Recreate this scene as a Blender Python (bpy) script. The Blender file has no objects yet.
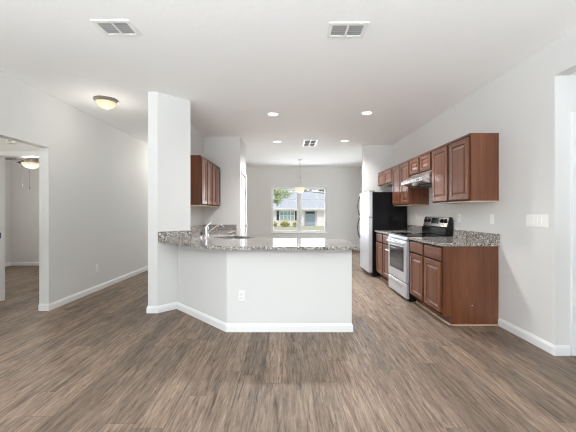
import bpy, bmesh, math, random
from mathutils import Vector, Matrix
random.seed(7)
SC = bpy.context.scene
COL = SC.collection
PI = math.pi

# ------------------------------------------------------------------ camera, sky, sun, daylight, added fill, exposure
cam_d = bpy.data.cameras.new('camera')
cam = bpy.data.objects.new('camera', cam_d); COL.objects.link(cam)
cam.location = (0, 0, 1.24); cam.rotation_euler = (PI/2, 0, 0)
cam_d.sensor_width = 36; cam_d.lens = 308/576*36
cam_d.shift_x = 1/576; cam_d.shift_y = -3.5/576
cam_d.clip_end = 300; cam_d.clip_start = 0.02
SC.camera = cam

world = bpy.data.worlds.new('world'); SC.world = world; world.use_nodes = True
bg = world.node_tree.nodes['Background']
bg.inputs[0].default_value = (0.92, 0.96, 1.0, 1); bg.inputs[1].default_value = 1.0

sd = bpy.data.lights.new('sun', 'SUN'); sd.energy = 2.2; sd.angle = 0.02; sd.color = (1, .96, .9)
so = bpy.data.objects.new('sun', sd); COL.objects.link(so)
so.rotation_euler = (math.radians(32), 0, math.radians(-20))

def area(name, loc, direction, sx, sy, power, color=(1, 1, 1)):
    l = bpy.data.lights.new(name, 'AREA'); l.shape = 'RECTANGLE'; l.size = sx; l.size_y = sy
    l.energy = power; l.color = color
    o = bpy.data.objects.new(name, l); COL.objects.link(o); o.location = loc
    o.rotation_euler = (PI, 0, 0) if direction[2] == 1 else Vector(direction).to_track_quat('-Z', 'Z').to_euler()
    return o
area('living_window_daylight', (-0.2, -4.2, 1.3), (0, 1, 0.15), 5.0, 2.3, 20, (.89, .985, 1.05))
area('living_fill_up', (-0.2, -6.4, -0.2), (0, 0, 1), 7.0, 4.0, 3350, (.89, .985, 1.05))  # upward fill lamp added behind the camera to brighten the ceiling
area('left_fill_up', (-4.6, -2.0, -0.2), (0, 0, 1), 2.8, 5.0, 1000, (.89, .985, 1.05))  # added uplight for the ceiling, outside the left side window
area('right_fill_up', (4.0, -2.0, -0.2), (0, 0, 1), 2.8, 5.0, 300, (.89, .985, 1.05))  # same added ceiling uplight on the right side
area('dining_fill_up', (4.1, 8.4, -0.2), (0, 0, 1), 2.8, 4.0, 20, (.89, .985, 1.05))  # added uplight outside the patio door, for the dining ceiling
area('side_fill_left', (-3.2, -2.0, 1.35), (1, .25, .1), 2.6, 1.7, 140, (.89, .985, 1.05))  # fill lamp at an added side window, for the right wall
area('side_fill_right', (2.55, -2.0, 1.35), (-1, .25, .1), 2.6, 1.7, 20, (.89, .985, 1.05))  # fill lamp at an added side window, for the left wall
area('hall_fill', (4.3, 1.9, 1.3), (-1, 0, 0), 1.0, 1.6, 4, (.89, .985, 1.05))  # fill lamp added inside the side hall, which has no window
area('patio_door_daylight', (2.62, 8.4, 1.05), (-1, 0, 0), 2.0, 2.0, 10, (.89, .985, 1.05))
area('dining_window_daylight', (0.4, 10.5, 1.35), (0, -1, 0), 1.8, 1.5, 72, (.89, .985, 1.05))
area('bedroom_window_daylight', (-6.65, 5.5, 1.4), (1, 0, 0), 1.3, 1.4, 4, (.89, .985, 1.05))

SC.view_settings.view_transform = 'Standard'
SC.view_settings.look = 'None'
SC.view_settings.exposure = 0.18
SC.view_settings.gamma = 1.0
SC.view_settings.use_curve_mapping = False
SC.cycles.filter_width = 1.1
SC.cycles.max_bounces = 12
SC.cycles.diffuse_bounces = 8
SC.cycles.sample_clamp_indirect = 6
SC.cycles.caustics_reflective = False
SC.cycles.caustics_refractive = False

# ------------------------------------------------------------------ materials
def new_mat(name):
    m = bpy.data.materials.new(name); m.use_nodes = True
    nt = m.node_tree; b = nt.nodes['Principled BSDF']
    return m, nt, b
def pm(name, col, rough=0.5, metal=0.0, emit=None, es=0, coat=0, spec=None):
    m, nt, b = new_mat(name)
    b.inputs['Base Color'].default_value = (*col, 1)
    b.inputs['Roughness'].default_value = rough
    b.inputs['Metallic'].default_value = metal
    if spec is not None: b.inputs['Specular IOR Level'].default_value = spec
    if coat: b.inputs['Coat Weight'].default_value = coat
    if emit: b.inputs['Emission Color'].default_value = (*emit, 1); b.inputs['Emission Strength'].default_value = es
    return m
class N:
    """small helper to write node graphs"""
    def __init__(s, nt): s.nt = nt
    def n(s, t, **kw):
        x = s.nt.nodes.new(t)
        for k, v in kw.items(): setattr(x, k, v)
        return x
    def l(s, a, b): s.nt.links.new(a, b)
    def math(s, op, a, b=None, c=None):
        x = s.n('ShaderNodeMath', operation=op)
        for i, v in enumerate((a, b, c)):
            if v is None: continue
            if isinstance(v, (int, float)): x.inputs[i].default_value = v
            else: s.l(v, x.inputs[i])
        return x.outputs[0]
    def ramp(s, fac, stops, interp='LINEAR'):
        x = s.n('ShaderNodeValToRGB'); cr = x.color_ramp; cr.interpolation = interp
        while len(cr.elements) < len(stops): cr.elements.new(0.5)
        for e, (p, c) in zip(cr.elements, stops): e.position = p; e.color = (*c, 1)
        s.l(fac, x.inputs[0]); return x.outputs[0]
    def mix(s, mode, fac, a, b):
        x = s.n('ShaderNodeMix', data_type='RGBA', blend_type=mode)
        for sock, v in ((x.inputs[0], fac), (x.inputs[6], a), (x.inputs[7], b)):
            if isinstance(v, (int, float)): sock.default_value = v
            elif isinstance(v, tuple): sock.default_value = (*v, 1)
            else: s.l(v, sock)
        return x.outputs[2]
    def coord(s, scale=(1, 1, 1), rot=(0, 0, 0)):
        t = s.n('ShaderNodeTexCoord'); mp = s.n('ShaderNodeMapping')
        mp.inputs['Scale'].default_value = scale; mp.inputs['Rotation'].default_value = rot
        s.l(t.outputs['Object'], mp.inputs[0]); return mp.outputs[0]
    def noise(s, vec, scale, detail=3, rough=0.5, dist=0):
        x = s.n('ShaderNodeTexNoise'); x.inputs['Scale'].default_value = scale
        x.inputs['Detail'].default_value = detail; x.inputs['Roughness'].default_value = rough
        x.inputs['Distortion'].default_value = dist
        s.l(vec, x.inputs['Vector']); return x.outputs['Fac']
    def bump(s, h, strength, dist, b):
        x = s.n('ShaderNodeBump'); x.inputs['Strength'].default_value = strength; x.inputs['Distance'].default_value = dist
        s.l(h, x.inputs['Height']); s.l(x.outputs[0], b.inputs['Normal'])

def paint(name, col, scale, strength, rough=0.6):
    m, nt, b = new_mat(name); g = N(nt)
    b.inputs['Base Color'].default_value = (*col, 1); b.inputs['Roughness'].default_value = rough
    v = g.coord(); h = g.noise(v, scale, 3, .55)
    g.bump(h, strength, 0.01, b); return m

def floor_mat():
    m, nt, b = new_mat('vinyl_plank'); g = N(nt)
    t = g.n('ShaderNodeTexCoord'); sp = g.n('ShaderNodeSeparateXYZ'); g.l(t.outputs['Object'], sp.inputs[0])
    x, y = sp.outputs[0], sp.outputs[1]
    W, L = 0.178, 1.22
    xr = g.math('DIVIDE', x, W); row = g.math('FLOOR', xr); fx = g.math('SUBTRACT', xr, row)
    wn = g.n('ShaderNodeTexWhiteNoise', noise_dimensions='1D'); g.l(row, wn.inputs['W'])
    yr = g.math('ADD', g.math('DIVIDE', y, L), wn.outputs['Value'])
    cl = g.math('FLOOR', yr); fy = g.math('SUBTRACT', yr, cl)
    cv = g.n('ShaderNodeCombineXYZ'); g.l(row, cv.inputs[0]); g.l(cl, cv.inputs[1])
    wp = g.n('ShaderNodeTexWhiteNoise', noise_dimensions='2D'); g.l(cv.outputs[0], wp.inputs['Vector'])
    rnd = wp.outputs['Value']
    # grain coordinates: stretched along the plank, shifted per plank
    gv = g.n('ShaderNodeCombineXYZ')
    g.l(g.math('ADD', g.math('MULTIPLY', x, 1.0), g.math('MULTIPLY', rnd, 13.0)), gv.inputs[0])
    g.l(g.math('ADD', g.math('MULTIPLY', y, 0.075), g.math('MULTIPLY', rnd, 7.0)), gv.inputs[1])
    fine = g.noise(gv.outputs[0], 68, 6, .74, .4)
    gv2 = g.n('ShaderNodeCombineXYZ')
    g.l(g.math('ADD', x, g.math('MULTIPLY', rnd, 5.0)), gv2.inputs[0])
    g.l(g.math('ADD', g.math('MULTIPLY', y, 0.075), g.math('MULTIPLY', rnd, 3.0)), gv2.inputs[1])
    broad = g.noise(gv2.outputs[0], 17, 5, .62, 1.6)
    base = g.ramp(broad, [(0.30, (.100, .064, .043)), (0.40, (.178, .126, .091)), (0.52, (.238, .175, .128)), (0.64, (.285, .212, .157)), (.8, (.38, .288, .218))])
    gv3 = g.n('ShaderNodeCombineXYZ')
    g.l(g.math('ADD', x, g.math('MULTIPLY', rnd, 11.0)), gv3.inputs[0])
    g.l(g.math('ADD', g.math('MULTIPLY', y, 0.11), g.math('MULTIPLY', rnd, 2.0)), gv3.inputs[1])
    tick = g.noise(gv3.outputs[0], 42, 3, .55, 1.0)
    fr = g.ramp(fine, [(0.32, (.28, .25, .23)), (0.44, (.80, .79, .78)), (0.54, (1.0, 1.0, 1.0)), (0.68, (1.40, 1.40, 1.40))])
    c = g.mix('MULTIPLY', 1.0, base, fr)
    c = g.mix('MULTIPLY', .8, c, g.ramp(tick, [(.27, (.30, .26, .24)), (.37, (.82, .80, .79)), (.42, (1, 1, 1))]))
    tint = g.ramp(rnd, [(0, (.72, .71, .705)), (.5, (.96, .96, .96)), (1, (1.18, 1.13, 1.10))])
    c = g.mix('MULTIPLY', 1.0, c, tint)
    ex = g.math('MULTIPLY', g.math('MINIMUM', fx, g.math('SUBTRACT', 1.0, fx)), W)
    ey = g.math('MULTIPLY', g.math('MINIMUM', fy, g.math('SUBTRACT', 1.0, fy)), L)
    e = g.math('MINIMUM', ex, ey)
    seam = g.math('LESS_THAN', e, 0.0014)
    c = g.mix('MIX', g.math('MULTIPLY', seam, 0.7), c, (.05, .035, .027))
    g.l(c, b.inputs['Base Color'])
    b.inputs['Roughness'].default_value = 0.36
    g.l(g.ramp(fine, [(0.3, (.6, .6, .6)), (.7, (.44, .44, .44))]), b.inputs['Roughness'])
    hh = g.math('SUBTRACT', fine, g.math('MULTIPLY', seam, 0.8))
    g.bump(hh, 0.12, 0.004, b)
    return m

def wood_mat(name, dark, mid, light, axis='z'):
    m, nt, b = new_mat(name); g = N(nt)
    sc = {'z': (1, 1, .06), 'x': (.06, 1, 1)}[axis]
    v = g.coord(sc)
    oi = g.n('ShaderNodeObjectInfo')
    va = g.n('ShaderNodeVectorMath', operation='ADD'); g.l(v, va.inputs[0])
    cr = g.n('ShaderNodeCombineXYZ'); g.l(g.math('MULTIPLY', oi.outputs['Random'], 9), cr.inputs[0]); g.l(cr.outputs[0], va.inputs[1])
    a = g.noise(va.outputs[0], 14, 4, .55, .8)
    f = g.noise(va.outputs[0], 120, 3, .6)
    c = g.ramp(a, [(.28, dark), (.5, mid), (.75, light)])
    c = g.mix('MULTIPLY', .5, c, g.ramp(f, [(.3, (.6, .6, .6)), (.6, (1.1, 1.1, 1.1))]))
    g.l(c, b.inputs['Base Color']); b.inputs['Roughness'].default_value = .32
    b.inputs['Coat Weight'].default_value = .25; b.inputs['Coat Roughness'].default_value = .25
    return m

def granite_mat():
    m, nt, b = new_mat('speckled_granite'); g = N(nt)
    v = g.coord()
    n1 = g.noise(v, 55, 4, .7); n2 = g.noise(v, 120, 3, .7)
    vo = g.n('ShaderNodeTexVoronoi'); vo.inputs['Scale'].default_value = 95; g.l(v, vo.inputs['Vector'])
    sep = g.n('ShaderNodeSeparateColor'); g.l(vo.outputs['Color'], sep.inputs[0])
    c = g.ramp(n1, [(.32, (.07, .06, .055)), (.44, (.20, .175, .16)), (.56, (.36, .335, .31)), (.70, (.56, .545, .52))])
    sp = g.ramp(sep.outputs[0], [(0, (.03, .028, .027)), (.16, (.03, .028, .027)), (.17, (1, 1, 1)), (.86, (1, 1, 1))], 'CONSTANT')
    c = g.mix('MULTIPLY', .85, c, sp)
    wh = g.math('GREATER_THAN', sep.outputs[1], .86)
    c = g.mix('MIX', g.math('MULTIPLY', wh, .75), c, (.78, .76, .73))
    br = g.math('GREATER_THAN', n2, .60)
    c = g.mix('MIX', g.math('MULTIPLY', br, .5), c, (.30, .21, .15))
    g.l(c, b.inputs['Base Color']); b.inputs['Roughness'].default_value = .07
    return m

def steel_mat(name, col, rough, metal=1.0, axis=(1, 1, 60)):
    m, nt, b = new_mat(name); g = N(nt)
    b.inputs['Base Color'].default_value = (*col, 1); b.inputs['Metallic'].default_value = metal
    v = g.coord(axis); f = g.noise(v, 6, 2, .5)
    g.l(g.ramp(f, [(.3, (rough*.85,)*3), (.7, (rough*1.15,)*3)]), b.inputs['Roughness'])
    return m

def glass_mat():
    m = bpy.data.materials.new('window_glass'); m.use_nodes = True; nt = m.node_tree; nt.nodes.clear(); g = N(nt)
    o = g.n('ShaderNodeOutputMaterial'); mx = g.n('ShaderNodeMixShader'); tr = g.n('ShaderNodeBsdfTransparent'); gl = g.n('ShaderNodeBsdfGlossy')
    tr.inputs[0].default_value = (.97, .97, .97, 1); gl.inputs['Roughness'].default_value = .01
    fr = g.n('ShaderNodeFresnel'); fr.inputs[0].default_value = 1.15
    g.l(fr.outputs[0], mx.inputs[0]); g.l(tr.outputs[0], mx.inputs[1]); g.l(gl.outputs[0], mx.inputs[2]); g.l(mx.outputs[0], o.inputs[0])
    return m

def leaf_mat(name, a, c):
    m, nt, b = new_mat(name); g = N(nt)
    v = g.coord(); f = g.noise(v, 4, 3, .6)
    g.l(g.ramp(f, [(.35, a), (.65, c)]), b.inputs['Base Color']); b.inputs['Roughness'].default_value = .6
    return m

M = {}
M['wall'] = paint('wall_paint', (.715, .71, .695), 120, .06)
M['ceiling'] = paint('ceiling_paint', (.93, .93, .925), 28, .13, .75)
M['trim'] = pm('trim_gloss_white', (.84, .84, .84), .35)
M['white'] = pm('white_plastic', (.86, .86, .84), .3)
M['dark_slot'] = pm('outlet_slot', (.06, .06, .06), .5)
M['floor'] = floor_mat()
CH = ((.095, .028, .011), (.150, .048, .019), (.205, .073, .031))
M['wood'] = wood_mat('cherry_wood', *CH)
M['frame_wood_shaded'] = wood_mat('face_frame_gap_shade', (.030, .009, .004), (.055, .017, .008), (.08, .028, .013))  # cherry frame darkened so the shade between doors is in the colour
_b = M['frame_wood_shaded'].node_tree.nodes['Principled BSDF']; _b.inputs['Coat Weight'].default_value = 0; _b.inputs['Roughness'].default_value = .65; _b.inputs['Specular IOR Level'].default_value = .25
M['woodx'] = wood_mat('cherry_wood_horizontal', *CH, 'x')
M['wood_in'] = pm('cabinet_underside', (.62, .5, .38), .5)
M['moulding'] = pm('shoe_moulding_wood', (.50, .36, .25), .4)
M['granite'] = granite_mat()
M['steel'] = steel_mat('stainless_steel', (.78, .78, .79), .28)
M['steel_light'] = steel_mat('silver_appliance_front', (.68, .71, .76), .36, .6)
M['steel_warm'] = steel_mat('stainless_backguard', (.74, .68, .62), .22)
M['black'] = pm('black_gloss', (.006, .006, .007), .1, spec=.35)
M['black_satin'] = pm('black_satin', (.006, .006, .007), .16, spec=.22)
M['gray_dark'] = pm('dark_gray_plastic', (.05, .05, .055), .4)
M['chrome'] = pm('chrome', (.86, .86, .87), .08, 1)
M['nickel'] = pm('brushed_nickel', (.50, .46, .40), .3, 1)
M['glass'] = glass_mat()
M['ovenglass'] = pm('oven_glass', (.03, .032, .036), .06)
M['bowl'] = pm('lit_alabaster_glass', (.42, .36, .27), .4, emit=(1, .80, .52), es=.55)
M['shade'] = pm('lit_frosted_shade', (.5, .46, .38), .4, emit=(1, .84, .62), es=.55)
M['led'] = pm('recessed_lamp', (.9, .9, .85), .4, emit=(1, .90, .68), es=2.2)
M['fanbowl'] = pm('fan_lamp_glass', (.40, .35, .27), .4, emit=(1, .82, .56), es=.6)
M['fan_blade'] = pm('fan_blade_wood', (.045, .042, .042), .4)
M['duct'] = pm('duct_shadow', (.42, .42, .42), .8)
M['slat'] = pm('vent_slat', (.74, .74, .74), .4)
M['grass'] = leaf_mat('lawn_grass', (.30, .31, .20), (.46, .45, .33))
M['hedge'] = leaf_mat('hedge_leaves', (.30, .31, .09), (.62, .56, .24))
M['leaf'] = leaf_mat('tree_leaves', (.26, .36, .14), (.52, .60, .32))
M['leaf_dark'] = leaf_mat('dark_tree_leaves', (.06, .09, .04), (.18, .22, .10))
M['bark'] = pm('bark', (.14, .10, .07), .9)
M['house_wall'] = pm('house_siding', (.86, .85, .86), .7)
M['roof'] = paint('roof_shingles', (.40, .44, .50), 12, .3, .8)
M['shutter'] = pm('dark_shutter', (.04, .045, .055), .6)
M['house_glass'] = pm('house_window_glass', (.30, .46, .45), .1)
M['house_door'] = pm('house_door_blue', (.36, .42, .52), .5)
M['concrete'] = pm('concrete', (.55, .54, .52), .8)

# ------------------------------------------------------------------ geometry helpers
def box(bm, x0, x1, y0, y1, z0, z1):
    vs = [bm.verts.new((x, y, z)) for z in (z0, z1) for (x, y) in ((x0, y0), (x1, y0), (x1, y1), (x0, y1))]
    for f in ((3, 2, 1, 0), (4, 5, 6, 7), (0, 1, 5, 4), (1, 2, 6, 5), (2, 3, 7, 6), (3, 0, 4, 7)):
        bm.faces.new([vs[i] for i in f])
def prism(bm, pts, z0, z1):
    a = [bm.verts.new((x, y, z0)) for x, y in pts]; b = [bm.verts.new((x, y, z1)) for x, y in pts]
    bm.faces.new(a[::-1]); bm.faces.new(b)
    for i in range(len(pts)):
        j = (i+1) % len(pts); bm.faces.new((a[i], a[j], b[j], b[i]))
def profile_x(bm, pts, x0, x1):
    """pts in (y,z), extruded along x"""
    a = [bm.verts.new((x0, y, z)) for y, z in pts]; b = [bm.verts.new((x1, y, z)) for y, z in pts]
    bm.faces.new(a); bm.faces.new(b[::-1])
    for i in range(len(pts)):
        j = (i+1) % len(pts); bm.faces.new((a[j], a[i], b[i], b[j]))
def loft_rect(bm, x0, x1, z0, z1, rings):
    """rectangle in the xz plane lofted through (inset, y) rings: back first"""
    prev = None
    for k, (ins, y) in enumerate(rings):
        r = [bm.verts.new((x, y, z)) for x, z in ((x0+ins, z0+ins), (x1-ins, z0+ins), (x1-ins, z1-ins), (x0+ins, z1-ins))]
        if prev is None: bm.faces.new(r[::-1])
        else:
            for i in range(4):
                j = (i+1) % 4; bm.faces.new((prev[i], prev[j], r[j], r[i]))
        prev = r
    bm.faces.new(prev)
def lathe(bm, prof, seg=24, c=(0, 0, 0), axis='z'):
    rings = []
    for r, z in prof:
        if r < 1e-6:
            p = (0, 0, z); rings.append([p])
        else:
            rings.append([(r*math.cos(2*PI*i/seg), r*math.sin(2*PI*i/seg), z) for i in range(seg)])
    def tr(p):
        if axis == 'y': p = (p[0], -p[2], p[1])
        if axis == 'x': p = (p[2], p[0], p[1])
        return (p[0]+c[0], p[1]+c[1], p[2]+c[2])
    vr = [[bm.verts.new(tr(p)) for p in r] for r in rings]
    for a, b in zip(vr, vr[1:]):
        for i in range(seg):
            j = (i+1) % seg
            if len(a) == 1 and len(b) == 1: continue
            if len(a) == 1: bm.faces.new((a[0], b[j], b[i]))
            elif len(b) == 1: bm.faces.new((a[i], a[j], b[0]))
            else: bm.faces.new((a[i], a[j], b[j], b[i]))
    if len(vr[0]) > 1: bm.faces.new(vr[0][::-1])
    if len(vr[-1]) > 1: bm.faces.new(vr[-1])
def tube(bm, pts, rad, seg=10):
    pts = [Vector(p) for p in pts]; n = len(pts)
    rads = rad if isinstance(rad, (list, tuple)) else [rad]*n
    prev = None; up = None
    for i, p in enumerate(pts):
        d = (pts[min(i+1, n-1)] - pts[max(i-1, 0)]).normalized()
        if up is None: up = Vector((0, 0, 1)) if abs(d.z) < .9 else Vector((1, 0, 0))
        s = d.cross(up).normalized(); up = s.cross(d).normalized()
        r = [bm.verts.new(p + rads[i]*(math.cos(2*PI*k/seg)*s + math.sin(2*PI*k/seg)*up)) for k in range(seg)]
        if prev:
            for k in range(seg):
                j = (k+1) % seg; bm.faces.new((prev[k], prev[j], r[j], r[k]))
        else: bm.faces.new(r[::-1])
        prev = r
    bm.faces.new(prev)
def sweep(bm, pts, prof):
    """sweep an (offset, z) profile along a 2-D polyline; offset goes to the right of travel, mitred"""
    pts = [Vector(p) for p in pts]; n = len(pts); prev = None
    for i, p in enumerate(pts):
        ns = []
        if i > 0: d = (p-pts[i-1]).normalized(); ns.append(Vector((d.y, -d.x)))
        if i < n-1: d = (pts[i+1]-p).normalized(); ns.append(Vector((d.y, -d.x)))
        m = sum(ns, Vector((0, 0))).normalized(); m = m / max(.3, m.dot(ns[0]))
        r = [bm.verts.new((p.x+m.x*o, p.y+m.y*o, z)) for o, z in prof]
        if prev:
            for k in range(len(prof)):
                j = (k+1) % len(prof); bm.faces.new((prev[k], prev[j], r[j], r[k]))
        else: bm.faces.new(r)
        prev = r
    bm.faces.new(prev[::-1])

def obj(name, bm, mat, parent=None, bevel=0, smooth=False, seg=2):
    bmesh.ops.recalc_face_normals(bm, faces=bm.faces)
    me = bpy.data.meshes.new(name); bm.to_mesh(me); bm.free()
    me.materials.append(mat)
    o = bpy.data.objects.new(name, me); COL.objects.link(o)
    if parent: o.parent = parent
    if bevel:
        b = o.modifiers.new('bevel', 'BEVEL'); b.width = bevel; b.segments = seg; b.limit_method = 'ANGLE'; b.angle_limit = .6
    if smooth:
        for p in me.polygons: p.use_smooth = True
        if not bevel:
            try:
                me.set_sharp_from_angle(angle=.7)
            except Exception: pass
    return o
def B(name, mat, parent, *boxes, bevel=0):
    bm = bmesh.new()
    for b in boxes: box(bm, *b)
    return obj(name, bm, mat, parent, bevel)
def thing(name, label, cat, loc=(0, 0, 0), rz=0, group=None):
    o = bpy.data.objects.new(name, None); COL.objects.link(o); o.empty_display_size = .1
    o.location = loc; o.rotation_euler = (0, 0, rz)
    return tag(o, label, cat, group)
def tag(o, label, cat, group=None):
    o['label'] = label; o['category'] = cat
    if group: o['group'] = group
    return o
def struct(o, label=None, cat=None):
    o['kind'] = 'structure'
    if label: o['label'] = label
    if cat: o['category'] = cat
    return o
def dup(root, loc=None, rz=None, label=None, group=None):
    r = root.copy(); COL.objects.link(r)
    if loc is not None: r.location = loc
    if rz is not None: r.rotation_euler = (0, 0, rz)
    if label: r['label'] = label
    if group: r['group'] = group
    for ch in list(root.children):
        c = ch.copy(); COL.objects.link(c); c.parent = r
        for g in list(ch.children):
            d = g.copy(); COL.objects.link(d); d.parent = c
    return r

# ------------------------------------------------------------------ setting
H = 2.73
XL, XR, YB = -3.01, 2.325, 10.19
T = .12
bm = bmesh.new(); prism(bm, [(-3.13, -4.12), (2.445, -4.12), (2.445, 1.08), (4.6, 1.08), (4.6, 2.796), (2.51, 2.796), (2.51, 10.31), (-3.13, 10.31), (-3.13, 7.32), (-6.57, 7.32), (-6.57, 4.24), (-4.52, 4.24), (-4.52, 2.43), (-3.13, 2.43)], -.1, 0)
struct(obj('floor', bm, M['floor']), 'gray brown wood plank floor running through the whole room', 'floor')
bm = bmesh.new(); prism(bm, [(-3.13, -4.12), (2.445, -4.12), (2.445, 1.08), (4.6, 1.08), (4.6, 2.796), (2.51, 2.796), (2.51, 10.31), (-3.13, 10.31), (-3.13, 7.32), (-6.57, 7.32), (-6.57, 4.24), (-4.52, 4.24), (-4.52, 2.43), (-3.13, 2.43)], H, H+.15)
struct(obj('ceiling', bm, M['ceiling']), 'white textured ceiling', 'ceiling')
bm = bmesh.new(); box(bm, XR+T, 4.48, 1.2, 2.676, 2.43, 2.60)
struct(obj('ceiling_hall', bm, M['ceiling']), 'lower white ceiling of the side hall', 'ceiling')

def wall(name, label, boxes=(), prisms=()):
    bm = bmesh.new()
    for b in boxes: box(bm, *b)
    for p, z0, z1 in prisms: prism(bm, p, z0, z1)
    return struct(obj(name, bm, M['wall']), label, 'wall')
wall('wall_left', 'long plain left wall with a doorway opening',
     [(XL-T, XL, 3.89, YB, 0, H), (XL-T, XL, 2.55, 3.89, 2.06, H), (XL-T, XL, -.7, 2.55, 0, H), (XL-T, XL, -4.0, -3.3, 0, H), (XL-T, XL, -3.3, -.7, 0, .5), (XL-T, XL, -3.3, -.7, 2.2, H)])
wall('wall_vestibule', 'wall with the bedroom door beyond the left opening',
     [(-6.57, -4.01, 4.24, 4.36, 0, H), (-4.01, -3.17, 4.24, 4.36, 2.03, H), (-3.17, XL-T, 4.24, 4.36, 0, H)])
wall('wall_vestibule_left', 'side wall of the small vestibule', [(-4.52, -4.40, 2.43, 4.24, 0, H)])
wall('wall_vestibule_near', 'near wall of the small vestibule', [(-4.40, XL-T, 2.43, 2.55, 0, H)])
wall('wall_bedroom_left', 'left wall of the bedroom',
     [(-6.57, -6.45, 4.36, 4.85, 0, H), (-6.57, -6.45, 6.15, 7.2, 0, H), (-6.57, -6.45, 4.85, 6.15, 0, .7), (-6.57, -6.45, 4.85, 6.15, 2.1, H)])
wall('wall_bedroom_back', 'far wall of the bedroom', [(-6.57, XL-T, 7.2, 7.32, 0, H)])
wall('wall_right', 'long plain right wall beside the kitchen',
     [(XR, XR+T, 2.676, 6.94, 0, H), (XR, XR+T, 1.2, 2.676, 2.43, H), (XR, XR+T, -.7, 1.2, 0, H), (XR, XR+T, -4.0, -3.3, 0, H), (XR, XR+T, -3.3, -.7, 0, .5), (XR, XR+T, -3.3, -.7, 2.2, H)])
wall('wall_hall', 'end wall of the side hall with a white door',
     [(XR+T, 2.52, 2.676, 2.796, 0, H), (2.52, 3.33, 2.676, 2.796, 2.05, H), (3.33, 4.6, 2.676, 2.796, 0, H)])
wall('wall_hall_right', 'far side wall of the side hall', [(4.48, 4.6, 1.2, 2.676, 0, 2.43)])
wall('wall_hall_near', 'near wall of the side hall', [(XR+T, 4.6, 1.08, 1.2, 0, H)])
wall('wall_kitchen_end', 'short wall behind the refrigerator', [(1.69, XR, 6.82, 6.94, 0, H)])
wall('wall_dining_right', 'right wall of the dining area with a patio door',
     [(2.39, 2.51, 6.94, 7.4, 0, H), (2.39, 2.51, 9.4, YB, 0, H), (2.39, 2.51, 7.4, 9.4, 2.05, H)])
WX0, WX1, WZ0, WZ1 = -.519, 1.323, .555, 2.08
wall('wall_back', 'far dining wall with the double window',
     [(XL-T, WX0, YB, YB+T, 0, H), (WX1, 2.51, YB, YB+T, 0, H), (WX0, WX1, YB, YB+T, 0, WZ0), (WX0, WX1, YB, YB+T, WZ1, H)])
wall('wall_front', 'living room wall behind the viewer with a wide window',
     [(XL-T, -2.5, -4.12, -4.0, 0, H), (2.1, XR+T, -4.12, -4.0, 0, H), (-2.5, 2.1, -4.12, -4.0, 0, .15), (-2.5, 2.1, -4.12, -4.0, 2.4, H)])
KX = -1.624; KL = -1.715
STUB = [(KL, 3.80), (-1.598, 3.80), (-1.29, 4.115), (-1.375, 4.20), (KX, 3.955)]
wall('wall_kitchen_left', 'wall between the kitchen and the hallway ending in an angled post',
     [(KL, KX, 3.96, 6.95, 0, H)], [([(KL, 3.80), (-1.598, 3.80), (-1.29, 4.115), (-1.375, 4.20), (KX, 3.96), (KL, 3.96)], 0, H)])
wall('wall_kitchen_back', 'wall facing the viewer at the end of the left counter', [(KX, -.92, 6.04, 6.16, 0, H)])
wall('wall_pantry', 'pantry wall with a narrow white door',
     [(-1.04, -.92, 6.16, 6.2, 0, H), (-1.04, -.92, 6.84, 6.95, 0, H), (-1.04, -.92, 6.2, 6.84, 2.03, H), (KX, -1.04, 6.83, 6.95, 0, H)])
KZ = .868
wall('wall_peninsula', 'white half wall carrying the granite counter', [],
     [([(-1.405, 3.965), (-.627, 3.204), (.673, 3.204), (.673, 3.324), (-.577, 3.324), (-1.32, 4.052)], 0, KZ)])

BP = [(0, 0), (.013, 0), (.013, .062), (.010, .072), (.006, .080), (.004, .088), (0, .088)]
def baseboard(name, pts, label):
    bm = bmesh.new(); sweep(bm, pts, BP)
    return struct(obj(name, bm, M['trim']), label, 'baseboard')
baseboard('baseboard_left', [(XL-T, 3.89), (XL, 3.89), (XL, YB)][::1], 'white baseboard along the left wall')
baseboard('baseboard_right', [(XR, 3.375), (XR, 2.676), (2.455, 2.676)][::-1] and [(XR, 3.375), (XR, 2.676), (2.455, 2.676)], 'white baseboard along the right wall and its corner')
baseboard('baseboard_kitchen_left', [(KL, 6.95), (KL, 3.80), (-1.598, 3.80), (-1.41, 3.992)][::1], 'white baseboard around the foot of the angled post')
baseboard('baseboard_peninsula', [(-1.405, 3.965), (-.627, 3.204), (.673, 3.204), (.673, 3.324)], 'white baseboard along the half wall')
baseboard('baseboard_back', [(XL, YB), (2.39, YB)], 'white baseboard under the far window')
baseboard('baseboard_bedroom', [(-6.45, 4.36), (-6.45, 7.2), (XL-T, 7.2)], 'white baseboard in the bedroom')
baseboard('baseboard_kitchen_end', [(1.69, 6.94), (1.69, 6.82), (2.32, 6.82)], 'white baseboard behind the refrigerator')
baseboard('baseboard_pantry', [(-.92, 6.9), (-.92, 6.95), (KX, 6.95)][::-1], 'white baseboard by the pantry')

# --- doorway casings and doors
def casing(name, parent, x0, x1, y, z1, w=.057, t=.016, side=-1):
    """casing on a wall plane y (local), opening x0..x1 up to z1"""
    y0, y1 = sorted((y, y+side*t))
    return B(name, M['trim'], parent, (x0-w, x0, y0, y1, 0, z1+w), (x1, x1+w, y0, y1, 0, z1+w), (x0, x1, y0, y1, z1, z1+w), bevel=.003)
d = bpy.data.objects.new('door_1', None); COL.objects.link(d); struct(d, 'white framed bedroom doorway standing open', 'door')
casing('casing', d, -3.995, -3.185, 4.24, 2.018, .06)
B('jamb', M['trim'], d, (-4.01, -3.995, 4.235, 4.365, 0, 2.018), (-3.185, -3.17, 4.235, 4.365, 0, 2.018), (-4.01, -3.17, 4.235, 4.365, 2.018, 2.03))
B('strike_plate', M['gray_dark'], d, (-3.996, -3.991, 4.27, 4.30, .88, .96))
leaf = B('door_leaf', M['trim'], d, (-3.225, -3.19, 4.37, 5.06, .01, 2.01), bevel=.003)
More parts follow.
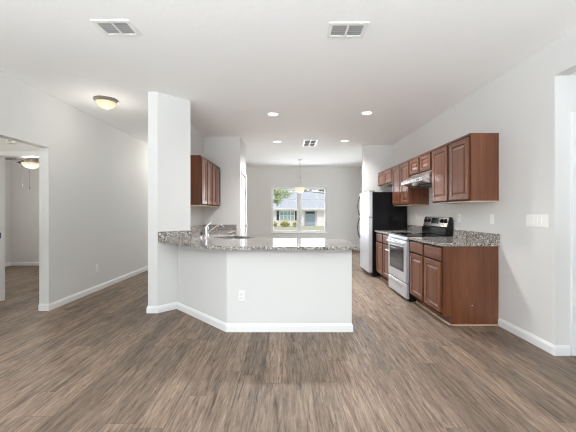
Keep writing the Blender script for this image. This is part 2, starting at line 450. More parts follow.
bm = bmesh.new(); lathe(bm, [(.0, 0), (.026, 0), (.026, .008), (.011, .012), (.011, .03), (.026, .04), (.028, .055), (.02, .068), (0, .07)], 16, (-3.225, 5.0, .92), 'x')
bmesh.ops.scale(bm, vec=(-1, 1, 1), space=Matrix.Translation((3.225, 0, 0)), verts=bm.verts)
obj('door_knob', bm, M['nickel'], leaf, smooth=True)

def six_panel(bm, x0, x1, z0, z1, yb, yf):
    """door slab with recessed panels on its front (-y) face"""
    box(bm, x0, x1, yf+.006, yb, z0, z1)
    w = x1-x0; st = .11; mid = (x0+x1)/2
    cols = [(x0+st, mid-.05), (mid+.05, x1-st)]
    rows = [(z0+.22, z0+.80), (z0+.98, z0+1.56), (z0+1.66, z1-.12)]
    xs = [x0]+[v for c in cols for v in c]+[x1]; zs = [z0]+[v for r in rows for v in r]+[z1]
    for i in range(len(xs)-1):
        for j in range(len(zs)-1):
            if i % 2 == 1 and j % 2 == 1:
                loft_rect(bm, xs[i]+.02, xs[i+1]-.02, zs[j]+.02, zs[j+1]-.02, [(0, yf+.006), (.015, yf+.001)])
            else: box(bm, xs[i], xs[i+1], yf, yf+.006, zs[j], zs[j+1])
d = bpy.data.objects.new('door_2', None); COL.objects.link(d); struct(d, 'white door with casing in the side hall at the right edge', 'door')
casing('casing', d, 2.525, 3.325, 2.676, 2.05, .062)
bm = bmesh.new(); six_panel(bm, 2.53, 3.32, .01, 2.045, 2.74, 2.70); obj('door_leaf', bm, M['trim'], d)
d = bpy.data.objects.new('door_3', None); COL.objects.link(d); struct(d, 'narrow white pantry door seen almost edge on', 'door')
d.location = (-.92, 6.2, 0); d.rotation_euler = (0, 0, PI/2)       # local x -> +Y, local -y -> +X
casing('casing', d, .01, .63, 0, 2.03, .055)
bm = bmesh.new(); six_panel(bm, .012, .628, .01, 2.025, .05, .012); leaf = obj('door_leaf', bm, M['trim'], d)
for z in (.25, 1.05, 1.8):
    bm = bmesh.new(); tube(bm, [(.012, -.006, z-.05), (.012, -.006, z+.05)], .012, 10); obj('hinge', bm, M['nickel'], leaf, smooth=True)
bm = bmesh.new(); lathe(bm, [(.0, -.015), (.026, -.015), (.026, 0), (.011, .004), (.011, .03), (.026, .04), (.028, .055), (.02, .068), (0, .07)], 16, (.57, .012, .95), 'y'); obj('door_knob', bm, M['nickel'], leaf, smooth=True)

# --- windows
def sash_window(parent, x0, x1, z0, z1, y):
    """one double-hung unit in the xz plane; room side is -y"""
    zm = (z0+z1)/2
    f = .028
    bm = bmesh.new()
    for a in ((x0, x0+f, z0, z1), (x1-f, x1, z0, z1), (x0+f, x1-f, z0, z0+f), (x0+f, x1-f, z1-f, z1)):
        box(bm, a[0], a[1], y, y+.06, a[2], a[3])
    obj('window_frame', bm, M['trim'], parent, bevel=.003)
    s = .030
    for nm, za, zb, yy in (('upper_sash', zm-.012, z1-f, y+.032), ('lower_sash', z0+f, zm+.022, y+.006)):
        bm = bmesh.new(); xa, xb = x0+f, x1-f
        for a in ((xa, xa+s, za, zb), (xb-s, xb, za, zb), (xa+s, xb-s, za, za+s), (xa+s, xb-s, zb-s, zb)):
            box(bm, a[0], a[1], yy, yy+.024, a[2], a[3])
        so_ = obj(nm, bm, M['trim'], parent, bevel=.002)
        B('glass', M['glass'], so_, (xa+s, xb-s, yy+.010, yy+.014, za+s, zb-s))
        if nm == 'upper_sash':
            bm = bmesh.new(); w = (xb-xa-2*s)/3; hz = (za+zb)/2
            for k in (1, 2): box(bm, xa+s+k*w-.006, xa+s+k*w+.006, yy+.004, yy+.010, za+s, zb-s)
            for k in range(3): box(bm, xa+s+k*w+.006*(k > 0), xa+s+(k+1)*w-.006*(k < 2), yy+.004, yy+.010, hz-.006, hz+.006)
            obj('grille', bm, M['trim'], so_)
w1 = bpy.data.objects.new('window_1', None); COL.objects.link(w1); struct(w1, 'white double hung twin window in the far dining wall', 'window')
xm = (WX0+WX1)/2
sash_window(w1, WX0+.012, xm-.02, WZ0+.03, WZ1-.012, YB+.04)
sash_window(w1, xm+.02, WX1-.012, WZ0+.03, WZ1-.012, YB+.04)
B('mullion', M['trim'], w1, (xm-.02, xm+.02, YB+.03, YB+.1, WZ0+.03, WZ1-.012))
B('return', M['trim'], w1, (WX0, WX0+.012, YB+.001, YB+.12, WZ0+.03, WZ1), (WX1-.012, WX1, YB+.001, YB+.12, WZ0+.03, WZ1), (WX0+.012, WX1-.012, YB+.001, YB+.12, WZ1-.012, WZ1))
B('sill', M['trim'], w1, (WX0-.015, WX1+.015, YB-.03, YB+.12, WZ0, WZ0+.03), bevel=.006)
w2 = bpy.data.objects.new('window_2', None); COL.objects.link(w2); struct(w2, 'wide living room window behind the viewer', 'window')
bx = []
for a, b_ in ((-2.5, -2.45), (-.98, -.93), (.53, .58), (2.05, 2.1)): bx.append((a, b_, -4.1, -4.04, .15, 2.4))
for a, b_ in ((-2.45, -.98), (-.93, .53), (.58, 2.05)): bx += [(a, b_, -4.1, -4.04, .15, .2), (a, b_, -4.1, -4.04, 2.35, 2.4)]
B('window_frame', M['trim'], w2, *bx)
w3 = bpy.data.objects.new('window_3', None); COL.objects.link(w3); struct(w3, 'patio door in the dining right wall', 'window')
B('window_frame', M['trim'], w3, (2.42, 2.48, 7.4, 7.46, 0, 2.05), (2.42, 2.48, 9.34, 9.4, 0, 2.05), (2.42, 2.48, 8.37, 8.43, 0, 2.05), (2.42, 2.48, 7.46, 8.37, 1.99, 2.05), (2.42, 2.48, 8.43, 9.34, 1.99, 2.05))
w4 = bpy.data.objects.new('window_4', None); COL.objects.link(w4); struct(w4, 'bedroom side window', 'window')
B('window_frame', M['trim'], w4, (-6.54, -6.48, 4.85, 4.9, .7, 2.1), (-6.54, -6.48, 6.1, 6.15, .7, 2.1), (-6.54, -6.48, 4.9, 6.1, .7, .75), (-6.54, -6.48, 4.9, 6.1, 2.05, 2.1))

for k, x in ((5, XL-T), (6, XR)):  # side windows added behind the camera so fill light reaches the walls
    w = bpy.data.objects.new('window_%d' % k, None); COL.objects.link(w); struct(w, 'added side window behind the viewer, unseen, for fill light', 'window')
    B('window_frame', M['trim'], w, (x+.03, x+.09, -3.3, -3.25, .5, 2.2), (x+.03, x+.09, -.75, -.7, .5, 2.2), (x+.03, x+.09, -2.025, -1.975, .5, 2.2),
      (x+.03, x+.09, -3.25, -2.025, .5, .55), (x+.03, x+.09, -3.25, -2.025, 2.15, 2.2), (x+.03, x+.09, -1.975, -.75, .5, .55), (x+.03, x+.09, -1.975, -.75, 2.15, 2.2))

# ------------------------------------------------------------------ cabinets
# local frame: width along +x from 0, front face frame at y = 0 facing -y, back at y = depth
def panel_door(name, parent, x0, x1, z0, z1, drawer=False):
    bm = bmesh.new()
    if drawer:
        loft_rect(bm, x0, x1, z0, z1, [(0, -.0014), (0, -.016), (.006, -.023), (.012, -.024)])
    else:
        loft_rect(bm, x0, x1, z0, z1, [(0, -.0014), (0, -.020), (.004, -.024), (.050, -.024), (.056, -.015), (.062, -.011), (.070, -.011), (.090, -.018), (.094, -.018)])
    return obj(name, bm, M['woodx'] if drawer else M['wood'], parent)
def base_cabinet(label, loc, rz, w, d=.61, group=None, doors=2, moulding=True):
    t = thing('base_cabinet', label, 'cabinet', loc, rz, group)
    bm = bmesh.new()
    profile_x(bm, [(.09, 0), (d, 0), (d, .868), (0, .868), (0, .105), (.09, .105)], 0, w)
    obj('body', bm, M['wood'], t, bevel=.0015)
    B('face_frame', M['frame_wood_shaded'], t, (0, w-.012, -.0012, -.0002, .106, .866))
    B('toe_kick', M['woodx'], t, (.0, w, .084, .0898, .0, .104))
    if moulding:
        bm = bmesh.new(); profile_x(bm, [(.0838, 0), (.0838, .016), (.078, .014), (.072, .007), (.070, 0)], 0, w); obj('shoe_moulding', bm, M['moulding'], t)
    g = .024; n = doors; ww = (w-2*g-(n-1)*.044)/n
    for k in range(n):
        x0 = g+k*(ww+.044)
        panel_door('drawer', t, x0, x0+ww, .708, .848, True)
        panel_door('door', t, x0, x0+ww, .135, .685)
    return t
def wall_cabinet(label, loc, rz, w, z0, z1, d=.305, doors=2, group=None):
    t = thing('wall_cabinet', label, 'cabinet', (loc[0], loc[1], z0), rz, group)
    h = z1-z0
    B('body', M['wood'], t, (0, w, 0, d, .012, h), bevel=.0015)
    B('face_frame', M['frame_wood_shaded'], t, (0, w-.012, -.0012, -.0002, .014, h-.024))
    B('bottom_panel', M['wood_in'], t, (.004, w-.004, .004, d-.004, .002, .0118))
    bm = bmesh.new(); box(bm, -.0, w, -.012, -.0005, h-.022, h); obj('top_moulding', bm, M['woodx'], t, bevel=.003)
    g = .024; ww = (w-2*g-(doors-1)*.044)/doors
    for k in range(doors):
        x0 = g+k*(ww+.044)
        panel_door('door', t, x0, x0+ww, .03, h-.04)
    return t
FX = 1.712; UX = 2.02; UT = 2.113; UB = 1.358
rR = -PI/2; rL = PI/2
near_base = base_cabinet('cherry base cabinet with plain end panel at the near end of the right counter', (FX, 4.268, 0), rR, .888, group='base cabinets on the right wall')
bm = bmesh.new(); profile_x(bm, [(.09, .0), (.612, .0), (.612, .014), (.09, .014)], .8885, .900); obj('end_moulding', bm, M['moulding'], near_base)
bm = bmesh.new(); lathe(bm, [(0, 0), (.006, 0), (.005, .003), (0, .003)], 10, (.8885, .32, .22), 'x'); obj('screw_cap', bm, M['white'], near_base)
base_cabinet('cherry base cabinet between the range and the refrigerator', (FX, 5.872, 0), rR, .836, group='base cabinets on the right wall')
wall_cabinet('large cherry wall cabinet with two tall doors nearest the viewer on the right wall', (UX, 4.272), rR, .892, UB, UT, group='wall cabinets on the right wall')
wall_cabinet('short cherry wall cabinet above the range hood', (UX, 5.040), rR, .764, 1.822, UT, group='wall cabinets on the right wall')
wall_cabinet('tall cherry wall cabinet between the range hood and the refrigerator', (UX, 5.860), rR, .816, UB, UT, group='wall cabinets on the right wall')
wall_cabinet('short cherry wall cabinet above the black refrigerator', (UX, 6.800), rR, .936, 1.80, UT, group='wall cabinets on the right wall')
wall_cabinet('cherry wall cabinet on the left kitchen wall, next to the white post', (-1.319, 4.69), rL, .668, 1.345, UT, group='wall cabinets on the left wall')
wall_cabinet('cherry wall cabinet on the left kitchen wall, deeper in against the end wall', (-1.319, 5.362), rL, .668, 1.345, UT, group='wall cabinets on the left wall')
base_cabinet('cherry base cabinet under the left kitchen counter', (-1.012, 4.78, 0), rL, 1.25, group='base cabinets behind the half wall', moulding=False)
base_cabinet('cherry base cabinet on the kitchen side of the half wall', (.655, 3.93, 0), PI, .80, d=.59, group='base cabinets behind the half wall', moulding=False)
t = thing('sink_cabinet', 'cherry corner cabinet under the sink', 'cabinet')
bm = bmesh.new(); prism(bm, [(-1.27, 4.16), (-.56, 3.345), (-.16, 3.345), (-.16, 3.92), (-.22, 3.93), (-1.0, 4.71), (-1.02, 4.76), (-1.60, 4.76), (-1.60, 4.3)], 0, .64); obj('body', bm, M['wood'], t)
bm = bmesh.new(); prism(bm, [(-.22, 3.945), (-.20, 3.962), (-.985, 4.742), (-1.0, 4.727)], .12, .84); obj('door', bm, M['wood'], t)

# ------------------------------------------------------------------ worktops
ZC0, ZC1 = .870, .905
def worktop(label, y0, y1):
    t = thing('granite_worktop', label, 'countertop', (0, 0, 0))
    B('slab', M['granite'], t, (1.672, XR-.001, y0, y1, ZC0, ZC1), bevel=.004)
    B('backsplash', M['granite'], t, (XR-.022, XR-.001, y0, y1, ZC1+.0005, 1.005), bevel=.002)
worktop('speckled granite worktop with backsplash at the near end of the right wall', 3.362, 4.272)
worktop('speckled granite worktop piece between the range and the refrigerator', 5.034, 5.872)

t = thing('peninsula_worktop', 'large polished granite counter wrapping the half wall and corner sink', 'countertop')
def arc(c, r, a0, a1, n): return [(c[0]+r*math.cos(a0+(a1-a0)*i/n), c[1]+r*math.sin(a0+(a1-a0)*i/n)) for i in range(n+1)]
def fillet(p0, p1, p2, r, n=6):
    p0, p1, p2 = Vector(p0), Vector(p1), Vector(p2)
    a = (p0-p1).normalized(); b = (p2-p1).normalized(); ang = a.angle(b); tl = r/math.tan(ang/2)
    c = p1+(a+b).normalized()*(r/math.sin(ang/2))
    s = p1+a*tl-c; e = p1+b*tl-c
    a0 = math.atan2(s.y, s.x); a1 = math.atan2(e.y, e.x); da = (a1-a0+PI) % (2*PI)-PI
    return [(c.x+r*math.cos(a0+da*i/n), c.y+r*math.sin(a0+da*i/n)) for i in range(n+1)]
P0, P1, P2, P3 = (-1.572, 3.80), (-.735, 3.04), (.712, 3.04), (.712, 3.955)
outer = [P0] + fillet(P0, P1, P2, .75, 10) + fillet(P1, P2, P3, .03, 4) + fillet(P2, P3, (-.2, 3.955), .02, 3) + \
        [(-.2, 3.955), (-.988, 4.745), (-.988, 6.038), (KX+.001, 6.038), (KX+.001, 3.966), (-1.376, 4.208), (-1.281, 4.115), (-1.593, 3.797)]
SINKC = Vector((-.705, 4.135)); du = Vector((-.7071, .7071)); dv = Vector((.7071, .7071))
def sink_rect(hu, hv, r, n=4):
    cs = [(-hu, -hv), (hu, -hv), (hu, hv), (-hu, hv)]; out = []
    for i in range(4):
        out += fillet(cs[i-1], cs[i], cs[(i+1) % 4], r, n)
    return [tuple(SINKC+du*a+dv*b) for a, b in out]
def slab_with_hole(bm, outer, inner, z0, z1):
    loops = []
    for z in (z0, z1):
        vo = [bm.verts.new((x, y, z)) for x, y in outer]; vi = [bm.verts.new((x, y, z)) for x, y in inner]
        es = [bm.edges.new((vo[i], vo[(i+1) % len(vo)])) for i in range(len(vo))] + [bm.edges.new((vi[i], vi[(i+1) % len(vi)])) for i in range(len(vi))]
        bmesh.ops.triangle_fill(bm, use_beauty=True, use_dissolve=False, edges=es)
        loops.append((vo, vi))
    for k in (0, 1):
        a, b = loops[0][k], loops[1][k]
        for i in range(len(a)):
            j = (i+1) % len(a); bm.faces.new((a[i], a[j], b[j], b[i]))
bm = bmesh.new(); slab_with_hole(bm, outer, sink_rect(.27, .19, .05), ZC0, ZC1)
obj('slab', bm, M['granite'], t)
bm = bmesh.new()
prism(bm, [(-1.593, 3.795), (-1.281, 4.113), (-1.268, 4.100), (-1.575, 3.785)], ZC1+.0005, 1.003)
box(bm, KX+.001, KX+.021, 4.25, 6.036, ZC1+.0005, 1.003); box(bm, KX+.021, -.99, 6.018, 6.036, ZC1+.0005, 1.003)
obj('backsplash', bm, M['granite'], t)

s = thing('kitchen_sink', 'stainless corner sink set in the granite counter', 'sink', (0, 0, 0))
bm = bmesh.new()
loops = []
for hu, hv, r, z in ((.295, .215, .06, ZC0-.003), (.275, .195, .05, ZC0-.001), (.268, .188, .05, ZC0-.006), (.245, .165, .05, .74), (.20, .12, .05, .725)):
    loops.append([bm.verts.new((x, y, z)) for x, y in sink_rect(hu, hv, r)])
for a, b in zip(loops, loops[1:]):
    for i in range(len(a)):
        j = (i+1) % len(a); bm.faces.new((a[i], a[j], b[j], b[i]))
bm.faces.new(loops[-1]); obj('basin', bm, M['steel'], s, smooth=True)
bm = bmesh.new(); lathe(bm, [(0, .0), (.04, .0), (.042, .004), (.03, .005), (0, .002)], 20, (SINKC.x, SINKC.y, .7255)); obj('drain', bm, M['chrome'], s, smooth=True)

fx, fy = -1.07, 4.10
f = thing('kitchen_faucet', 'chrome single lever faucet on the granite counter by the white post', 'faucet', (fx, fy, ZC1+.0005), PI/4)
bm = bmesh.new(); lathe(bm, [(.034, 0), (.034, .006), (.028, .012), (.024, .04), (.023, .10), (.025, .125), (.022, .148), (.010, .158), (0, .159)], 24); obj('body', bm, M['chrome'], f, smooth=True)
bm = bmesh.new(); tube(bm, [(.01, 0, .06), (.06, 0, .09), (.13, 0, .135), (.19, 0, .165), (.225, 0, .168), (.245, 0, .155), (.25, 0, .135)], [.014, .014, .013, .013, .014, .015, .015], 12); obj('spout', bm, M['chrome'], f, smooth=True)
bm = bmesh.new(); tube(bm, [(0, 0, .155), (.02, -.018, .172), (.045, -.045, .205)], [.010, .008, .006], 10); obj('lever', bm, M['chrome'], f, smooth=True)
f = thing('side_sprayer', 'small chrome side sprayer with dark head left of the faucet', 'sprayer', (-1.125, 4.055, ZC1+.0005))
bm = bmesh.new(); lathe(bm, [(.024, 0), (.024, .006), (.018, .018), (.013, .03), (0, .03)], 16); obj('base', bm, M['chrome'], f, smooth=True)
bm = bmesh.new(); lathe(bm, [(.011, .0301), (.014, .05), (.016, .07), (.010, .078), (0, .079)], 16); obj('head', bm, M['gray_dark'], f, smooth=True)

# ------------------------------------------------------------------ refrigerator (front faces -X; local as cabinets)
t = thing('refrigerator', 'stainless top freezer refrigerator with black sides against the right wall', 'refrigerator', (1.645, 6.66, 0), rR)
FWd = .745
B('body', M['black_satin'], t, (0, FWd, .0, .66, .03, 1.635), bevel=.006)
B('toe_grille', M['gray_dark'], t, (.01, FWd-.01, -.03, -.001, .02, .075), bevel=.003)
for nm, za, zb in (('refrigerator_door', .085, 1.145), ('freezer_door', 1.157, 1.645)):
    bm = bmesh.new(); 
    pr = [(-.004, 0), (-.004, FWd)]
    prism(bm, [(0, -.004), (0, -.055), (.006, -.066), (.02, -.072), (FWd/2, -.078), (FWd-.02, -.072), (FWd-.006, -.066), (FWd, -.055), (FWd, -.004)], za, zb)
    dd = obj(nm, bm, M['steel_light'], t, bevel=.004, smooth=False)
    a, b_ = (.70, 1.13) if za < 1 else (1.175, 1.575)
    pts = []
    for k in range(13):
        u = k/12; pts.append((.045, -.072-.055*math.sin(PI*u)**.6, a+(b_-a)*u))
    bm = bmesh.new(); tube(bm, pts, .011, 10); obj('handle', bm, M['gray_dark'], dd, smooth=True)
B('hinge_cap', M['gray_dark'], t, (FWd-.09, FWd-.01, -.05, .05, 1.6465, 1.662), bevel=.003)
B('middle_hinge', M['gray_dark'], t, (FWd-.04, FWd+.004, -.06, -.0045, 1.1462, 1.1558))
for x in (.06, FWd-.06):
    bm = bmesh.new(); lathe(bm, [(.02, 0), (.02, .03), (0, .03)], 12, (x, .05, 0)); obj('foot', bm, M['gray_dark'], t)

# ------------------------------------------------------------------ range
t = thing('electric_range', 'stainless electric range with black glass cooktop between the granite worktops', 'range', (1.70, 5.028, 0), rR)
RW = .750
B('body', M['black_satin'], t, (0, RW, 0.0, .60, .0, .893), bevel=.003)
bm = bmesh.new(); box(bm, -.001, RW+.001, -.022, .59, .8935, .912); ck = obj('cooktop', bm, M['black'], t, bevel=.004)
for (x, y, r) in ((.2, .16, .10), (.55, .16, .085), (.2, .43, .085), (.55, .43, .10)):
    bm = bmesh.new(); lathe(bm, [(r-.004, .9121), (r, .9125), (r, .9121)], 32, (x, y, 0)); obj('burner', bm, M['gray_dark'], ck)
bm = bmesh.new(); profile_x(bm, [(-.001, .847), (-.036, .847), (-.042, .853), (-.042, .874), (-.034, .886), (-.024, .8925), (-.001, .8925)], 0, RW); obj('front_panel', bm, M['steel_light'], t, bevel=.002)
bm = bmesh.new()
loft_rect(bm, .002, RW-.002, .252, .838, [(0, -.001), (0, -.042), (.006, -.048), (.02, -.05), (.09, -.05)])
od = obj('oven_door', bm, M['steel_light'], t, bevel=.002)
bm = bmesh.new(); loft_rect(bm, .085, RW-.085, .395, .745, [(0, -.0505), (.0, -.053), (.008, -.0545)]); obj('window_frame', bm, M['black'], od)
bm = bmesh.new(); loft_rect(bm, .125, RW-.125, .435, .705, [(0, -.0546), (.004, -.0556)]); obj('oven_window', bm, M['ovenglass'], od)
bm = bmesh.new()
tube(bm, [(.05, -.05, .797), (.05, -.080, .799), (.08, -.090, .799), (RW/2, -.094, .799), (RW-.08, -.090, .799), (RW-.05, -.080, .799), (RW-.05, -.05, .797)], .013, 12)
obj('door_handle', bm, M['steel_light'], od, smooth=True)
bm = bmesh.new(); loft_rect(bm, .002, RW-.002, .035, .240, [(0, -.001), (0, -.040), (.006, -.046), (.02, -.048)]); dr = obj('drawer', bm, M['steel_light'], t, bevel=.002)
bm = bmesh.new(); loft_rect(bm, .10, RW-.10, .185, .222, [(0, -.0482), (.004, -.056), (.012, -.057)]); obj('drawer_pull', bm, M['steel'], dr)
bm = bmesh.new(); profile_x(bm, [(.505, .9125), (.60, .9125), (.60, 1.165), (.575, 1.178), (.555, 1.172), (.525, 1.03), (.505, 1.02)], 0, RW); bgd = obj('backguard', bm, M['black'], t, bevel=.003)
# stainless sloping fascia with knobs
def slope(y_, z_):  # point on the sloped face
    return y_
def fascia_pt(u): # u 0..1 up the slope
    return (.5245+.030*u-.004, 1.035+.135*u)
a = fascia_pt(0); b_ = fascia_pt(1)
bm = bmesh.new(); profile_x(bm, [(a[0]+.0038, a[1]), (b_[0]+.0038, b_[1]), (b_[0]-.001, b_[1]), (a[0]-.001, a[1])], .006, RW-.006); obj('fascia', bm, M['steel_warm'], bgd)
a = fascia_pt(.30); b_ = fascia_pt(.92)
bm = bmesh.new(); profile_x(bm, [(a[0]-.0012, a[1]), (b_[0]-.0012, b_[1]), (b_[0]-.003, b_[1]), (a[0]-.003, a[1])], .265, .485); obj('display', bm, M['black'], bgd)
for x in (.075, .175, .575, .675):
    c = fascia_pt(.6)
    bm = bmesh.new(); lathe(bm, [(.036, 0), (.036, .004), (.024, .005), (.022, .024), (.018, .027), (0, .027)], 20, (x, c[0]-.0012, c[1]), 'y'); obj('knob', bm, M['black'], bgd, smooth=True)

# ------------------------------------------------------------------ range hood
t = thing('range_hood', 'stainless under cabinet range hood above the range', 'range hood', (UX, 5.036, 0), rR)
HW = .756
bm = bmesh.new(); profile_x(bm, [(.303, 1.8205), (.0, 1.8205), (-.02, 1.81), (-.15, 1.735), (-.155, 1.728), (-.155, 1.685), (-.145, 1.685), (-.06, 1.66), (.303, 1.64)], 0, HW); sh = obj('shell', bm, M['steel'], t, bevel=.003)
for x in (.08, .42):
    B('filter', M['gray_dark'], t, (x, x+.26, -.02, .22, 1.632, 1.6405) , bevel=.001)
bm = bmesh.new(); lathe(bm, [(.0, 0), (.035, 0), (.035, .03), (0, .03)], 16, (.38, -.09, 1.648)); obj('lamp_lens', bm, M['slat'], t)
for x in (.60, .65):
    B('switch', M['black'], t, (x, x+.025, -.159, -.1555, 1.70, 1.712))

# ------------------------------------------------------------------ outlets and switches (local: front faces -y)
def outlet(label, loc, rz, group):
    t = thing('wall_outlet', label, 'outlet', loc, rz, group)
    bm = bmesh.new(); loft_rect(bm, -.036, .036, -.058, .058, [(0, -.0005), (0, -.003), (.004, -.006)]); obj('cover_plate', bm, M['white'], t)
    for z in (-.021, .021):
        bm = bmesh.new(); loft_rect(bm, -.017, .017, z-.014, z+.014, [(0, -.0061), (.003, -.008)]); r_ = obj('receptacle', bm, M['white'], t)
        B('slot', M['dark_slot'], r_, (-.008, -.0055, -.0086, -.0081, z-.005, z+.006), (.0055, .008, -.0086, -.0081, z-.005, z+.006), (-.002, .002, -.0086, -.0081, z-.011, z-.007))
    return t
G = 'white wall outlets'
outlet('white outlet low on the half wall under the counter', (-.472, 3.2035, .374), 0, G)
outlet('white outlet low on the left wall', (XL+.0005, 4.87, .36), PI/2, G)
outlet('white outlet on the right wall between range and refrigerator', (XR-.0005, 5.56, 1.17), rR, G)
outlet('white outlet above the near granite backsplash, by the range', (XR-.0005, 4.15, 1.165), rR, G)
def switch(label, loc, rz, gangs):
    t = thing('light_switch', label, 'switch', loc, rz)
    w = .035+.023*(2*gangs-2)/1.0/1.0*.5*2 if gangs > 1 else .036
    bm = bmesh.new(); loft_rect(bm, -w, w, -.058, .058, [(0, -.0005), (0, -.003), (.004, -.006)]); obj('cover_plate', bm, M['white'], t)
    for k in range(gangs):
        x = (k-(gangs-1)/2)*.046
        bm = bmesh.new(); loft_rect(bm, x-.0165, x+.0165, -.033, .033, [(0, -.0061), (.002, -.009)]); obj('rocker', bm, M['white'], t)
switch('single white switch plate on the right wall above the end of the backsplash', (XR-.0005, 3.49, 1.166), rR, 1)
switch('wide white triple switch plate on the bare right wall', (XR-.0005, 2.864, 1.165), rR, 3)
t = thing('door_chime', 'small white box on the wall above the bedroom door casing', 'chime', (-3.78, 4.2395, 2.215))
B('cover', M['white'], t, (-.055, .055, -.035, -.0005, -.03, .03), bevel=.004)
B('slot', M['dark_slot'], t, (-.035, .02, -.0365, -.0352, -.004, .008))

# ------------------------------------------------------------------ ceiling things
def can(label, x, y, power):
    t = thing('recessed_light', label, 'ceiling light', (x, y, H), 0, 'recessed lights over the kitchen')
    bm = bmesh.new(); lathe(bm, [(.073, -.001), (.094, -.001), (.096, -.005), (.088, -.009), (.073, -.007), (.073, -.001)], 32); obj('trim_ring', bm, M['white'], t, smooth=True)
    bm = bmesh.new(); lathe(bm, [(0, -.002), (.0725, -.002), (.0725, -.005), (0, -.006)], 32); obj('lens', bm, M['led'], t)
    l = bpy.data.lights.new('recessed_lamp', 'SPOT'); l.energy = power; l.spot_size = 2.6; l.spot_blend = .9; l.shadow_soft_size = .07; l.color = (.97, .97, .97)
    o = bpy.data.objects.new('recessed_lamp', l); COL.objects.link(o); o.parent = t; o.location = (0, 0, -.03)
can('recessed ceiling light above the half wall counter, left of the near pair', -.213, 4.654, 150)
can('recessed ceiling light right of the near pair, toward the wall cabinets', 1.196, 4.60, 150)
can('recessed ceiling light left of the far pair, beyond the counter', -.206, 6.456, 150)
can('recessed ceiling light right of the far pair, near the refrigerator', 1.20, 6.39, 150)

def vent(label, x0, x1, y0, y1, ncol, group, tilt=1, nrow=1):
    t = thing('ceiling_vent', label, 'vent', ((x0+x1)/2, (y0+y1)/2, H), 0, group)
    w, d = (x1-x0)/2, (y1-y0)/2; b = .032
    bx = [(-w, w, -d, -d+b, -.009, -.0005), (-w, w, d-b, d, -.009, -.0005), (-w, -w+b, -d+b, d-b, -.009, -.0005), (w-b, w, -d+b, d-b, -.009, -.0005)]
    for k in range(1, ncol):
        x = -w+b+(2*w-2*b)*k/ncol; bx.append((x-.008, x+.008, -d+b, d-b, -.0088, -.0005))
    for k in range(1, nrow):
        y = -d+b+(2*d-2*b)*k/nrow; bx.append((-w+b, w-b, y-.012, y+.012, -.0086, -.0005))
    B('frame', M['white'], t, *bx)
    B('duct', M['duct'], t, (-w+b, w-b, -d+b, d-b, -.0022, -.0006))
    n = max(6, int((2*d-2*b)/.022))
    bm = bmesh.new()
    for k in range(n):
        y = -d+b+(2*d-2*b)*(k+.5)/n
        profile_x(bm, [(y-.007*tilt, -.0088), (y+.005*tilt, -.0028), (y+.0065*tilt, -.0028), (y-.0055*tilt, -.0088)], -w+b, w-b)
    obj('louver', bm, M['slat'], t)
vent('white ceiling vent nearest the left wall, up above the open floor', -1.52, -1.222, 2.377, 2.592, 2, 'ceiling vents', 1)
vent('white ceiling vent right of center above the open floor', .331, .644, 2.408, 2.619, 2, 'ceiling vents', 1)
vent('white ceiling vent between the recessed lights over the kitchen', .345, .635, 6.30, 6.90, 2, 'ceiling vents', 1, 2)

# dome light
t = thing('flush_dome_light', 'brushed nickel flush dome light with alabaster glass on the ceiling by the left wall', 'ceiling light', (-2.39, 4.07, H))
bm = bmesh.new(); lathe(bm, [(.08, -.0005), (.146, -.0005), (.150, -.010), (.144, -.018), (.137, -.034), (.128, -.040), (.124, -.03), (.08, -.02)], 40); obj('rim', bm, M['nickel'], t, smooth=True)
bm = bmesh.new(); lathe(bm, [(.1235, -.036), (.116, -.056), (.094, -.084), (.064, -.106), (.030, -.120), (0, -.123)], 40); obj('glass_bowl', bm, M['bowl'], t, smooth=True)
bm = bmesh.new(); lathe(bm, [(.014, -.1215), (.014, -.127), (.007, -.133), (.009, -.141), (0, -.145)], 16); obj('finial', bm, M['nickel'], t, smooth=True)
l = bpy.data.lights.new('dome_lamp', 'POINT'); l.energy = 3.6; l.shadow_soft_size = .1; l.color = (1, .96, .88)
o = bpy.data.objects.new('dome_lamp', l); COL.objects.link(o); o.parent = t; o.location = (0, 0, -.34)

dup(t, (-2.36, 7.4, H), None, 'added fill dome light, unseen down the left hallway behind the white post')  # extra lamp added out of view to brighten the left wall
dup(t, (-3.75, 3.2, H), None, 'added fill dome light, unseen inside the small vestibule by the bedroom door')  # extra lamp added out of view to brighten the vestibule
for c in COL.objects:
    if c.type == 'LIGHT' and c.name in ('dome_lamp.001', 'dome_lamp.002'):
        c.data = c.data.copy(); c.data.energy = 26 if c.name.endswith('1') else 7
# pendant
t = thing('pendant_light', 'slim nickel pendant lamp with small frosted shade in front of the far window', 'pendant lamp', (.367, 8.71, H))
bm = bmesh.new(); lathe(bm, [(0, -.0005), (.065, -.0005), (.065, -.012), (.05, -.022), (.012, -.026), (0, -.026)], 24); obj('canopy', bm, M['nickel'], t, smooth=True)
bm = bmesh.new(); tube(bm, [(0, 0, -.026), (0, 0, -.80)], .010, 10); obj('rod', bm, M['nickel'], t, smooth=True)
bm = bmesh.new(); lathe(bm, [(.010, -.47), (.022, -.485), (.022, -.52), (.012, -.54)], 16); obj('collar', bm, M['nickel'], t, smooth=True)
bm = bmesh.new(); tube(bm, [(.03, .0, -.52), (.034, 0, -.6), (.03, 0, -.72)], .006, 8); obj('stem', bm, M['nickel'], t, smooth=True)
bm = bmesh.new(); lathe(bm, [(0, -.775), (.06, -.777), (.128, -.783), (.134, -.79), (.122, -.86), (.095, -.905), (.05, -.925), (0, -.93)], 32); obj('lamp_shade', bm, M['shade'], t, smooth=True)

l = bpy.data.lights.new('pendant_lamp', 'POINT'); l.energy = 3; l.shadow_soft_size = .1; l.color = (1, .95, .88)
o = bpy.data.objects.new('pendant_lamp', l); COL.objects.link(o); o.parent = t; o.location = (0, 0, -1.02)
